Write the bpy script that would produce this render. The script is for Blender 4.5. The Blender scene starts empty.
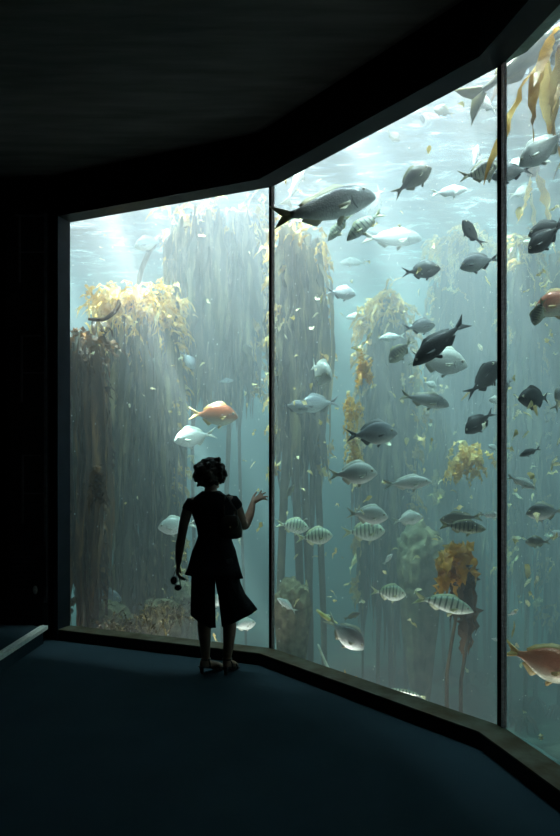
EXPO=-.36; VB=2
SKY=1.9; SUN=270.0; SUNDIR=(.35,.06,-.95); TLF=.03
SCOL=(1,.95,.99,1); SD=.14; ANI=.1; ACOL=(.28,.525,.52,1); AD=.42
SURF_LO=(.05,.08,.10); SURF_MID=(.20,.26,.30); SURF_HI=(1,1,1)
TOP_FILL=2700
FOOT_FILL=12
import bpy, bmesh, math, random
from mathutils import Vector, Matrix, noise, Quaternion
R = math.radians
scn = bpy.context.scene
COL = scn.collection
F = 640.0            # focal length in pixels of the 560x836 frame
EYE = 1.6            # camera height
HZ = 468.0           # horizon row

def at(px, py, D):
    return Vector(((px-280.0)/F*D, D, EYE-(py-HZ)/F*D))

# ------------------------------------------------------------------ tagging / linking
def tag(o, label=None, cat=None, group=None, kind=None):
    if label: o['label'] = label
    if cat: o['category'] = cat
    if group: o['group'] = group
    if kind: o['kind'] = kind
    return o
def link(name, me, mats, parent=None, smooth=True):
    if not isinstance(mats, (list, tuple)): mats = [mats]
    o = bpy.data.objects.new(name, me)
    for m in mats: me.materials.append(m)
    if smooth:
        for p in me.polygons: p.use_smooth = True
    COL.objects.link(o)
    if parent: o.parent = parent
    return o
def from_bm(name, bm, mats, parent=None, smooth=True):
    me = bpy.data.meshes.new(name); bm.normal_update(); bm.to_mesh(me); bm.free()
    return link(name, me, mats, parent, smooth)
def empty(name, loc=(0,0,0), rz=0):
    o = bpy.data.objects.new(name, None); COL.objects.link(o)
    o.location = loc; o.rotation_euler = (0,0,rz); o.empty_display_size = .1
    return o

# ------------------------------------------------------------------ materials
def newmat(name):
    m = bpy.data.materials.new(name); m.use_nodes = True
    nt = m.node_tree; nt.nodes.clear()
    out = nt.nodes.new('ShaderNodeOutputMaterial')
    return m, nt, out
def nd(nt, t, **kw):
    n = nt.nodes.new(t)
    for k, v in kw.items():
        if k in n.inputs.keys(): n.inputs[k].default_value = v
        else: setattr(n, k, v)
    return n
def ramp(nt, src, stops):
    r = nt.nodes.new('ShaderNodeValToRGB')
    el = r.color_ramp.elements
    while len(el) < len(stops): el.new(.5)
    for e, (p, c) in zip(el, stops):
        e.position = p; e.color = (c[0], c[1], c[2], 1)
    nt.links.new(src, r.inputs[0]); return r.outputs[0]
def coord(nt, scale=(1,1,1), kind='Object', loc=(0,0,0)):
    tc = nd(nt, 'ShaderNodeTexCoord'); mp = nd(nt, 'ShaderNodeMapping')
    mp.inputs['Scale'].default_value = scale; mp.inputs['Location'].default_value = loc
    nt.links.new(tc.outputs[kind], mp.inputs[0]); return mp.outputs[0]
def noisy(name, c1, c2, scale=8, rough=.7, bump=.2, spec=.3, detail=5, stretch=(1,1,1), metallic=0, dist=.02):
    m, nt, out = newmat(name)
    v = coord(nt, stretch)
    n = nd(nt, 'ShaderNodeTexNoise', Scale=scale, Detail=detail); nt.links.new(v, n.inputs['Vector'])
    c = ramp(nt, n.outputs['Fac'], [(.32, c1), (.68, c2)])
    b = nd(nt, 'ShaderNodeBsdfPrincipled'); b.inputs['Roughness'].default_value = rough
    b.inputs['Specular IOR Level'].default_value = spec; b.inputs['Metallic'].default_value = metallic
    nt.links.new(c, b.inputs['Base Color'])
    if bump:
        bp = nd(nt, 'ShaderNodeBump', Strength=bump, Distance=dist)
        nt.links.new(n.outputs['Fac'], bp.inputs['Height']); nt.links.new(bp.outputs[0], b.inputs['Normal'])
    nt.links.new(b.outputs[0], out.inputs[0])
    return m

# ------------------------------------------------------------------ mesh helpers
def box_bm(bm, p0, p1):
    x0,y0,z0 = p0; x1,y1,z1 = p1
    v = [bm.verts.new(c) for c in ((x0,y0,z0),(x1,y0,z0),(x1,y1,z0),(x0,y1,z0),(x0,y0,z1),(x1,y0,z1),(x1,y1,z1),(x0,y1,z1))]
    for f in ((3,2,1,0),(4,5,6,7),(0,1,5,4),(1,2,6,5),(2,3,7,6),(3,0,4,7)): bm.faces.new([v[i] for i in f])
def prism_bm(bm, poly, z0, z1):
    n = len(poly)
    a = [bm.verts.new((x,y,z0)) for x,y in poly]; b = [bm.verts.new((x,y,z1)) for x,y in poly]
    for i in range(n): bm.faces.new([a[i], a[(i+1)%n], b[(i+1)%n], b[i]])
    fs = [bm.faces.new(a[::-1]), bm.faces.new(b)]
    bmesh.ops.triangulate(bm, faces=fs)
    bmesh.ops.recalc_face_normals(bm, faces=bm.faces)
def tube_bm(bm, pts, rads, seg=8, cap=True):
    pts = [Vector(p) for p in pts]; n = len(pts); rings = []
    ref = Vector((0,0,1)) if abs((pts[-1]-pts[0]).normalized().z) < .8 else Vector((1,0,0))
    for i, p in enumerate(pts):
        t = (pts[min(i+1,n-1)]-pts[max(i-1,0)]).normalized()
        u = t.cross(ref)
        if u.length < 1e-4: u = t.orthogonal()
        u.normalize(); w = t.cross(u)
        r = rads[i] if isinstance(rads, (list,tuple)) else rads
        rings.append([bm.verts.new(p + (u*math.cos(a)+w*math.sin(a))*r) for a in (2*math.pi*k/seg for k in range(seg))])
    for a, b in zip(rings, rings[1:]):
        for k in range(seg): bm.faces.new([a[k], a[(k+1)%seg], b[(k+1)%seg], b[k]])
    if cap: bm.faces.new(rings[0][::-1]); bm.faces.new(rings[-1])
def lathe_bm(bm, prof, seg=16, c=(0,0,0)):
    rings = [[bm.verts.new((c[0]+r*math.cos(2*math.pi*k/seg), c[1]+r*math.sin(2*math.pi*k/seg), c[2]+z)) for k in range(seg)] for r, z in prof]
    for a, b in zip(rings, rings[1:]):
        for k in range(seg): bm.faces.new([a[k], a[(k+1)%seg], b[(k+1)%seg], b[k]])
    bm.faces.new(rings[0][::-1]); bm.faces.new(rings[-1])
# ================================================================== camera, colour, world
cam = bpy.data.cameras.new('camera'); camo = bpy.data.objects.new('camera', cam); COL.objects.link(camo)
camo.location = (0,0,EYE); camo.rotation_euler = (R(90),0,0)
cam.sensor_fit = 'HORIZONTAL'; cam.sensor_width = 24; cam.lens = F/560*24
cam.shift_y = (HZ-418)/560; cam.clip_start = .05; cam.clip_end = 200
scn.camera = camo
scn.view_settings.view_transform = 'Standard'; scn.view_settings.look = 'None'
scn.view_settings.gamma = 1; scn.view_settings.use_curve_mapping = False
scn.view_settings.exposure = EXPO
cy = scn.cycles
cy.max_bounces = 6; cy.diffuse_bounces = 3; cy.glossy_bounces = 3; cy.transmission_bounces = 4
cy.transparent_max_bounces = 12; cy.volume_bounces = VB
cy.sample_clamp_indirect = 6; cy.caustics_reflective = False; cy.caustics_refractive = False

w = bpy.data.worlds.new('sky'); scn.world = w; w.use_nodes = True
bg = w.node_tree.nodes['Background']; bg.inputs[0].default_value = (.97,.90,1,1); bg.inputs[1].default_value = SKY
sun = bpy.data.lights.new('sun', 'SUN'); sun.energy = SUN; sun.angle = R(1.2); sun.color = (1,.94,.90)
suno = bpy.data.objects.new('sun', sun); COL.objects.link(suno)
suno.rotation_euler = Vector(SUNDIR).to_track_quat('-Z','Y').to_euler(); suno.location = (-6,14,14)

# ================================================================== plan of the window wall
L_ = Vector((-2.0,6.10)); M1 = Vector((-.067,5.33)); M2 = Vector((1.29,3.72)); Rr = M2 + 2.1*Vector((.242,-.970))
PL = [L_, M1, M2, Rr]
ZB, ZT, ZC = .10, 3.94, 4.32
def seg_n(a, b):                       # unit normal pointing into the room
    d = (b-a).normalized(); return Vector((d.y, -d.x)) if Vector((d.y,-d.x)).dot(-a) > 0 else Vector((-d.y, d.x))
def offset(pl, d):                      # polyline moved by d towards the room
    out = []
    for i, p in enumerate(pl):
        ns = []
        if i > 0: ns.append(seg_n(pl[i-1], p))
        if i < len(pl)-1: ns.append(seg_n(p, pl[i+1]))
        n = sum(ns, Vector((0,0))); n.normalize(); k = 1/max(.3, n.dot(ns[0]))
        out.append(p + n*d*k)
    return out
def glass_depth(px):
    s = (px-280.0)/F
    for a, b in zip(PL, PL[1:]):
        den = (b.x-a.x) - s*(b.y-a.y)
        if abs(den) < 1e-6: continue
        t = (s*a.y-a.x)/den
        if -1e-6 <= t <= 1: return a.y + t*(b.y-a.y)
    return 6.1 if px < 100 else 3.1
def band(name, d0, d1, z0, z1, mat, pl=None, kind='structure'):
    pl = pl or PL
    A = offset(pl, d0); B = offset(pl, d1)
    bm = bmesh.new()
    prism_bm(bm, [tuple(p) for p in A] + [tuple(p) for p in B[::-1]], z0, z1)
    o = from_bm(name, bm, mat, smooth=False); o['kind'] = kind; return o

m_ceil = noisy('dark_concrete', (.058,.055,.052), (.098,.093,.088), 3, .85, .35, .15, 8, (.5,4,1))
m_head = noisy('dark_painted_metal', (.007,.008,.010), (.013,.015,.018), 6, .6, .05, .12)
m_black = noisy('black_paint', (.006,.007,.008), (.011,.012,.014), 12, .6, .05, .2)
m_sill = noisy('algae_stained_sill', (.065,.042,.02), (.12,.115,.085), 7, .6, .5, .2, 8)
m_wall = noisy('black_wall', (.010,.011,.013), (.018,.019,.022), 5, .7, .1, .2)
m_jamb = noisy('navy_jamb', (.008,.011,.018), (.013,.018,.028), 5, .6, .05, .12)
m_joint, nt, out = newmat('joint_sealant')      # milky sealant lit through from the tank
v = coord(nt,(1,1,3)); n = nd(nt,'ShaderNodeTexNoise',Scale=30,Detail=6); nt.links.new(v,n.inputs['Vector'])
c = ramp(nt,n.outputs['Fac'],[(.3,(.50,.42,.42)),(.7,(.78,.70,.70))])
d = nd(nt,'ShaderNodeBsdfDiffuse'); t = nd(nt,'ShaderNodeBsdfTranslucent'); ms = nd(nt,'ShaderNodeMixShader'); ms.inputs[0].default_value=.8
nt.links.new(c,d.inputs[0]); nt.links.new(c,t.inputs[0]); nt.links.new(d.outputs[0],ms.inputs[1]); nt.links.new(t.outputs[0],ms.inputs[2]); nt.links.new(ms.outputs[0],out.inputs[0])
m_lite = noisy('grey_trim', (.05,.052,.055), (.09,.092,.095), 25, .6, .1, .3)
m_nose = noisy('step_nosing_metal', (.62,.64,.60), (.85,.87,.82), 40, .35, .1, .5)

# carpet: short looped pile
m_carpet, nt, out = newmat('navy_carpet')
v = coord(nt); n1 = nd(nt,'ShaderNodeTexNoise',Scale=420,Detail=2); n2 = nd(nt,'ShaderNodeTexNoise',Scale=2.2,Detail=5)
nt.links.new(v,n1.inputs['Vector']); nt.links.new(v,n2.inputs['Vector'])
c1 = ramp(nt,n1.outputs['Fac'],[(.3,(.016,.036,.050)),(.7,(.032,.060,.078))])
c2 = ramp(nt,n2.outputs['Fac'],[(.3,(.82,.82,.82)),(.7,(1,1,1))])
mx = nd(nt,'ShaderNodeMix',data_type='RGBA',blend_type='MULTIPLY'); mx.inputs[0].default_value=1
nt.links.new(c1,mx.inputs[6]); nt.links.new(c2,mx.inputs[7])
b = nd(nt,'ShaderNodeBsdfPrincipled',Roughness=.95); b.inputs['Specular IOR Level'].default_value=.1
nt.links.new(mx.outputs[2],b.inputs['Base Color'])
bp = nd(nt,'ShaderNodeBump',Strength=.5,Distance=.004); nt.links.new(n1.outputs['Fac'],bp.inputs['Height']); nt.links.new(bp.outputs[0],b.inputs['Normal'])
nt.links.new(b.outputs[0],out.inputs[0])

# acrylic panes: clear with a faint mirror at grazing angles
m_glass, nt, out = newmat('clear_acrylic')
lw = nd(nt,'ShaderNodeLayerWeight',Blend=.5); pw = nd(nt,'ShaderNodeMath',operation='POWER'); pw.inputs[1].default_value=5
nt.links.new(lw.outputs['Facing'],pw.inputs[0])
fr = nd(nt,'ShaderNodeMath',operation='MULTIPLY_ADD'); fr.inputs[1].default_value=.6; fr.inputs[2].default_value=.006; nt.links.new(pw.outputs[0],fr.inputs[0])
tr = nd(nt,'ShaderNodeBsdfTransparent'); tr.inputs[0].default_value=(.97,.99,.99,1)
gl = nd(nt,'ShaderNodeBsdfGlossy',Roughness=.02); ms = nd(nt,'ShaderNodeMixShader')
nt.links.new(fr.outputs[0],ms.inputs[0]); nt.links.new(tr.outputs[0],ms.inputs[1]); nt.links.new(gl.outputs[0],ms.inputs[2])
nt.links.new(ms.outputs[0],out.inputs[0])

def struct(o): o['kind'] = 'structure'; return o
def slab(name, p0, p1, mat):
    bm = bmesh.new(); box_bm(bm, p0, p1); return struct(from_bm(name, bm, mat, smooth=False))

RX = Rr.x
# ------------------------------------------------------------------ floor: carpet of the room up to the window kerb
bm = bmesh.new()
prism_bm(bm, [(-5.5,-3.5),(RX+.25,-3.5),(RX+.25,Rr.y)]+[tuple(p) for p in PL[::-1]]+[(-2.06,6.35),(-5.5,6.35)], -.12, 0)
struct(from_bm('floor', bm, m_carpet, smooth=False))
# ceiling of board-marked concrete
bm = bmesh.new()
prism_bm(bm, [(-5.5,-3.5),(RX+.25,-3.5),(RX+.25,Rr.y)]+[tuple(p) for p in PL[::-1]]+[(-2.06,6.35),(-5.5,6.35)], ZC, ZC+.15)
struct(from_bm('ceiling', bm, m_ceil, smooth=False))
slab('wall_left', (-5.65,-3.5,-.12),(-5.5,6.35,ZC+.15), m_wall)
slab('wall_back', (-5.65,-3.65,-.12),(RX+.4,-3.5,ZC+.15), m_wall)
slab('wall_right', (RX+.25,-3.5,-.12),(RX+.4,Rr.y+.0,ZC+.15), m_wall)
bm = bmesh.new()    # front wall left of the window
prism_bm(bm, [(-5.5,6.2),(-2.10,6.02),(-2.0,6.10),(-2.25,6.5),(-5.5,6.5)], -.12, ZC+.15)
struct(from_bm('wall_front', bm, m_wall, smooth=False))
bm = bmesh.new(); prism_bm(bm, [tuple(Rr), (RX+.25,Rr.y+.02), (RX+.25, Rr.y-.25), (Rr.x-.15,Rr.y-.2)], -.12, ZC+.15)
struct(from_bm('trim_1', bm, m_wall, smooth=False))
# header and kerb along the window
band('trim_2', .17, .0, ZT, ZC+.15, m_head)          # header box above the glass
band('trim_3', .165, .0, 0, ZB-.012, m_black)        # black kerb
band('trim_4', .17, -.0, ZB-.012, ZB, m_sill)         # stained ledge on the kerb
# left jamb
dn = seg_n(L_, M1)
bm = bmesh.new(); a = L_; e = (M1-L_).normalized()
q = [a, a+dn*.17, a+dn*.17-e*.05, a-e*.05]
prism_bm(bm, [tuple(p) for p in q], 0, ZT)
struct(from_bm('trim_5', bm, m_jamb, smooth=False))
# panes
for i, (a, b) in enumerate(zip(PL, PL[1:])):
    n = seg_n(a,b); bm = bmesh.new(); e=(b-a).normalized()*.004
    prism_bm(bm, [tuple(a+e),tuple(b-e),tuple(b-e-n*.08),tuple(a+e-n*.08)], ZB-.1, ZT+.12)
    struct(from_bm('window_%d'%(i+1), bm, m_glass, smooth=False))
# joints between panes: a black gasket and a mottled sealant strip beside it
for k, (p, prv, nxt, w1, w2) in enumerate(((M1, L_, M2, .026, .020),(M2, M1, Rr, .028, .030))):
    e0 = (p-prv).normalized(); e1 = (nxt-p).normalized(); n0 = seg_n(prv,p); n1 = seg_n(p,nxt)
    bm = bmesh.new()
    prism_bm(bm, [tuple(p-e0*w1+n0*.006), tuple(p+n0*.006), tuple(p-n0*.012), tuple(p-e0*w1-n0*.012)], ZB, ZT)
    struct(from_bm('trim_%d'%(6+2*k), bm, m_black, smooth=False))
    bm = bmesh.new()
    prism_bm(bm, [tuple(p+n1*.006), tuple(p+e1*w2+n1*.006), tuple(p+e1*w2-n1*.012), tuple(p-n1*.012)], ZB, ZT)
    struct(from_bm('trim_%d'%(7+2*k), bm, m_joint, smooth=False))
# ================================================================== the tank
ZS, ZF = 5.1, -1.3             # water surface, tank floor
TX0, TX1, TY1 = -9.0, 9.5, 14.0
m_rockwall = noisy('tank_wall_rock', (.10,.15,.15), (.26,.32,.30), 2.5, .9, .8, .1, 8, dist=.2)
m_bed = noisy('tank_bed_gravel', (.07,.07,.05), (.16,.15,.12), 14, .9, .6, .1, 8)
# walls of the tank as one shell (outline of the basin), uneven rockwork
GX = offset(PL, -.0801)
outline = [(TX0,6.6),(TX0,TY1),(TX1,TY1),(TX1,1.2)]
def rough_wall(name, a, b, nu, nv):
    bm = bmesh.new(); g = []
    a = Vector(a); b = Vector(b); d = (b-a).normalized(); n = Vector((-d.y,d.x))
    for i in range(nu+1):
        col = []
        for j in range(nv+1):
            p = a+(b-a)*i/nu; z = ZF+(ZS+.5-ZF)*j/nv
            q = noise.noise(Vector((p.x*.6,p.y*.6,z*.7)))*.5 + noise.noise(Vector((p.x*2,p.y*2,z*2)))*.15
            col.append(bm.verts.new((p.x+n.x*q,p.y+n.y*q,z)))
        g.append(col)
    for i in range(nu):
        for j in range(nv): bm.faces.new([g[i][j],g[i+1][j],g[i+1][j+1],g[i][j+1]])
    return struct(from_bm(name, bm, m_rockwall))
rough_wall('wall_tank_back', (TX0-.3,TY1), (TX1+.3,TY1), 60, 24)
rough_wall('wall_tank_left', (TX0,5.9), (TX0,TY1+.3), 30, 24)
rough_wall('wall_tank_right', (TX1,TY1+.3), (TX1,1.0), 40, 24)
slab('wall_tank_front_left', (TX0-.3,6.5,ZF),(-2.4,6.7,ZS+.6), m_rockwall)
slab('wall_tank_front_right', (RX+.4,1.3,ZF),(TX1+.3,1.5,ZS+.6), m_rockwall)
bm = bmesh.new()    # masonry under and over the window
A = offset(PL, -.0); B = offset(PL, -.2)
prism_bm(bm, [tuple(p) for p in A]+[tuple(p) for p in B[::-1]], ZF, ZB-.12)
prism_bm(bm, [tuple(p) for p in A]+[tuple(p) for p in B[::-1]], ZT+.14, ZS+.6)
struct(from_bm('wall_tank_front', bm, m_rockwall, smooth=False))
# bed
bm = bmesh.new(); g = []
for i in range(71):
    g.append([])
    for j in range(61):
        x = TX0+(TX1-TX0)*i/70; y = 1.3+(TY1+.2-1.3)*j/60
        z = ZF+noise.noise(Vector((x*.5,y*.5,3)))*.22+noise.noise(Vector((x*2,y*2,7)))*.06
        g[-1].append(bm.verts.new((x,y,z)))
def inside_room(x,y):   # under the visitors' side
    for a,b in zip(PL,PL[1:]):
        pass
    return False
for i in range(70):
    for j in range(60):
        x = g[i][j].co.x; y = g[i][j].co.y
        # keep only faces on the tank side of the window line
        if y < (6.5 if x < -2 else 6.10-.4*(x+2.0) if x < -.067 else 5.33-1.19*(x+.067) if x < 1.29 else 3.72-4.0*(x-1.29) if x<1.8 else 1.3)-.15: continue
        bm.faces.new([g[i][j],g[i+1][j],g[i+1][j+1],g[i][j+1]])
for v in [v for v in bm.verts if not v.link_faces]: bm.verts.remove(v)
struct(from_bm('tank_floor', bm, m_bed))

# rippled water surface from below; colour noise stands in for sparkle and sunbeam focusing
m_surf, nt, out = newmat('water_surface')
v = coord(nt, (1,1,1)); 
n1 = nd(nt,'ShaderNodeTexNoise',Scale=2.6,Detail=9,Distortion=.8); n1.inputs['Roughness'].default_value=.68
v2 = coord(nt,(1.0,2.0,1)); nt.links.new(v2,n1.inputs['Vector'])
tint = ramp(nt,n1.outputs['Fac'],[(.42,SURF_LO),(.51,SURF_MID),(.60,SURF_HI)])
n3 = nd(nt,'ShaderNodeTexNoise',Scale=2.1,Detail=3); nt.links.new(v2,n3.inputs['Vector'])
foc = ramp(nt,n3.outputs['Fac'],[(.44,(.10,.10,.10)),(.60,(1,1,1))])  # painted transmission pattern in place of waves focusing the sun into beams
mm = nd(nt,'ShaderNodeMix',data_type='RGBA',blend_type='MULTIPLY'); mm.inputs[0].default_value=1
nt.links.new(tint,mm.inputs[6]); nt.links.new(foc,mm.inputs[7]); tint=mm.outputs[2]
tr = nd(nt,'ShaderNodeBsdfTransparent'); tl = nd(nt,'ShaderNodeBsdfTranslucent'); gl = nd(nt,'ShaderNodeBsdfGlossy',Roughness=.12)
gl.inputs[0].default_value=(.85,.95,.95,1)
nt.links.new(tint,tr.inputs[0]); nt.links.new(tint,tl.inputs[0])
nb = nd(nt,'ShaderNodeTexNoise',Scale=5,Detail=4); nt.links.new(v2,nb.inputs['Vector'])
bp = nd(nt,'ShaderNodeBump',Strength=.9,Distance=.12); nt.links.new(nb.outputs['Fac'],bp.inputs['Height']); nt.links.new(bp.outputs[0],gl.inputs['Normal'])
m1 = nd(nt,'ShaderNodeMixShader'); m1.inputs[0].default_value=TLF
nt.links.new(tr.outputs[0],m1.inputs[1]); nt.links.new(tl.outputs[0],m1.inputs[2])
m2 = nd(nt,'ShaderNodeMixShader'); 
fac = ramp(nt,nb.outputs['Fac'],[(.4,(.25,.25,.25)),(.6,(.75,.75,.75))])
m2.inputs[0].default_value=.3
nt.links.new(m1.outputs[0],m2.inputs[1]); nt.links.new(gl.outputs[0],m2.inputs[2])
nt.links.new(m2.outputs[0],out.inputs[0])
bm = bmesh.new(); g=[]
NX,NY=110,100
for i in range(NX+1):
    g.append([])
    for j in range(NY+1):
        x=TX0-.2+(TX1-TX0+.4)*i/NX; y=1.0+(TY1+.3-1.0)*j/NY
        z=ZS+noise.noise(Vector((x*.8,y*1.6,1)))*.07+noise.noise(Vector((x*2.5,y*4,5)))*.03
        g[-1].append(bm.verts.new((x,y,z)))
for i in range(NX):
    for j in range(NY):
        x = g[i][j].co.x; y = g[i][j].co.y
        if y < (6.45 if x < -2 else 6.10-.4*(x+2.0) if x < -.067 else 5.33-1.19*(x+.067) if x < 1.29 else 3.72-4.0*(x-1.29) if x<1.8 else 1.3)-.05: continue
        bm.faces.new([g[i][j],g[i][j+1],g[i+1][j+1],g[i+1][j]])
for v in [v for v in bm.verts if not v.link_faces]: bm.verts.remove(v)
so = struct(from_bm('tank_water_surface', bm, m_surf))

# the body of water: scatters and absorbs
m_wat, nt, out = newmat('sea_water')
sc = nd(nt,'ShaderNodeVolumeScatter'); sc.inputs['Color'].default_value=SCOL; sc.inputs['Density'].default_value=SD; sc.inputs['Anisotropy'].default_value=ANI
ab = nd(nt,'ShaderNodeVolumeAbsorption'); ab.inputs['Color'].default_value=ACOL; ab.inputs['Density'].default_value=AD
ad = nd(nt,'ShaderNodeAddShader'); nt.links.new(sc.outputs[0],ad.inputs[0]); nt.links.new(ab.outputs[0],ad.inputs[1]); nt.links.new(ad.outputs[0],out.inputs['Volume'])
bm = bmesh.new()
G = offset(PL, -.085)
poly = [tuple(p) for p in G] + [(RX+.5,1.55),(TX1-.05,1.55),(TX1+.6,TY1+.6),(TX0-.6,TY1+.6),(TX0-.6,6.6),(-2.35,6.6)]
prism_bm(bm, poly, ZF-.3, ZS-.12)
wo = struct(from_bm('tank_water', bm, m_wat, smooth=False))

# unseen slab added and sized to cut daylight over the tank's nearer right side
slab('added_shade_slab', (.9,1.0,6.9),(TX1+.6,6.4,7.1), m_rockwall)

# fill lights added at the tank foot to brighten the fishes' lower flanks
for a,b in zip(PL,PL[1:]):
    n=-seg_n(a,b); d=(b-a).normalized()
    la=bpy.data.lights.new('added_foot_fill','AREA'); la.shape='RECTANGLE'; la.size=1.8; la.size_y=.12; la.energy=FOOT_FILL; la.color=(1,.98,.90); la.spread=R(120)
    lo=bpy.data.objects.new('added_foot_fill',la); COL.objects.link(lo)
    c=(a+b)/2+n*.26; z=-Vector((n.x*.12,n.y*.12,1)).normalized(); x=Vector((d.x,d.y,0)); y=z.cross(x).normalized(); x=y.cross(z)
    lo.matrix_world=Matrix.Translation((c.x,c.y,-.35))@Matrix((x,y,z)).transposed().to_4x4()
# fill lights added above the window side so fish near the glass show
for a,b in zip(PL,PL[1:]):
    n=-seg_n(a,b); d=(b-a).normalized()
    la=bpy.data.lights.new('added_top_fill','AREA'); la.shape='RECTANGLE'; la.size=1.9; la.size_y=.5; la.energy=TOP_FILL*(1.3 if a is L_ else .62); la.color=(1,.97,.9)
    la.spread=R(75)
    lo=bpy.data.objects.new('added_top_fill',la); COL.objects.link(lo)
    c=(a+b)/2+n*.55; lo.location=(c.x,c.y,6.7)
    z=-Vector((n.x*.05,n.y*.05,-1)).normalized(); x=Vector((d.x,d.y,0)); y=z.cross(x).normalized(); x=y.cross(z)
    lo.matrix_world=Matrix.Translation(lo.location)@Matrix((x,y,z)).transposed().to_4x4()
# ================================================================== kelp
def kelp_mat(name, cols, trans=.45, st=(1,1,1)):
    m, nt, out = newmat(name)
    v = coord(nt, st); n = nd(nt,'ShaderNodeTexNoise',Scale=5,Detail=5); nt.links.new(v,n.inputs['Vector'])
    c = ramp(nt,n.outputs['Fac'],[(.30,cols[0]),(.5,cols[1]),(.68,cols[2])])
    d = nd(nt,'ShaderNodeBsdfPrincipled',Roughness=.45); t = nd(nt,'ShaderNodeBsdfTranslucent')
    nt.links.new(c,d.inputs['Base Color']); nt.links.new(c,t.inputs[0])
    ms = nd(nt,'ShaderNodeMixShader'); ms.inputs[0].default_value=trans
    nt.links.new(d.outputs[0],ms.inputs[1]); nt.links.new(t.outputs[0],ms.inputs[2]); nt.links.new(ms.outputs[0],out.inputs[0])
    return m
k_gold = kelp_mat('golden_kelp', ((.45,.22,.03),(.86,.52,.12),(.98,.80,.42)), .6)
k_olive = kelp_mat('olive_kelp', ((.03,.024,.014),(.10,.078,.042),(.38,.30,.15)), .45, (2.2,2.2,.22))
k_brown = kelp_mat('brown_kelp', ((.04,.018,.01),(.12,.055,.02),(.32,.15,.05)), .35, (2.2,2.2,.3))
k_stipe = kelp_mat('kelp_stipe', ((.05,.04,.02),(.10,.075,.04),(.16,.12,.06)), .1)
KM = {'gold':k_gold,'olive':k_olive,'brown':k_brown}

def blade(bm, rng, p, d, L, w, hang=1.0, seg=12, ruffle=.35, mi=0):
    """one strap-shaped blade from p, setting out along d and drooping"""
    pts=[p.copy()]; t=d.normalized(); st=L/seg; 
    ph=rng.uniform(0,6.28); fr=rng.uniform(1.5,3)
    for i in range(seg):
        t = (t + Vector((rng.uniform(-.16,.16),rng.uniform(-.16,.16),-.42*hang))).normalized()
        pts.append(pts[-1]+t*st)
    side = Vector((rng.uniform(-1,1),rng.uniform(-1,1),0)).normalized()
    tw = rng.uniform(-1.4,1.4); rows=[]
    for i,q in enumerate(pts):
        f=i/seg; tt=(pts[min(i+1,seg)]-pts[max(i-1,0)]).normalized()
        s=side-tt*side.dot(tt)
        if s.length<1e-3: s=tt.orthogonal()
        s.normalize(); s=Quaternion(tt, tw*f+.5*math.sin(ph+f*6)).to_matrix()@s
        nn=tt.cross(s)
        ww=w*(.25+1.0*math.sin(math.pi*min(1,(f+.06))**.75))*.8 if f<1 else w*.05
        rf=ruffle*ww
        rows.append([bm.verts.new(q-s*ww*.5+nn*rf*math.sin(ph+f*fr*14)), bm.verts.new(q+nn*ww*.12), bm.verts.new(q+s*ww*.5+nn*rf*math.sin(ph*2+f*fr*14+1.6))])
    for a,b in zip(rows,rows[1:]):
        for k in (0,1):
            fc=bm.faces.new([a[k],a[k+1],b[k+1],b[k]]); fc.material_index=mi

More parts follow.
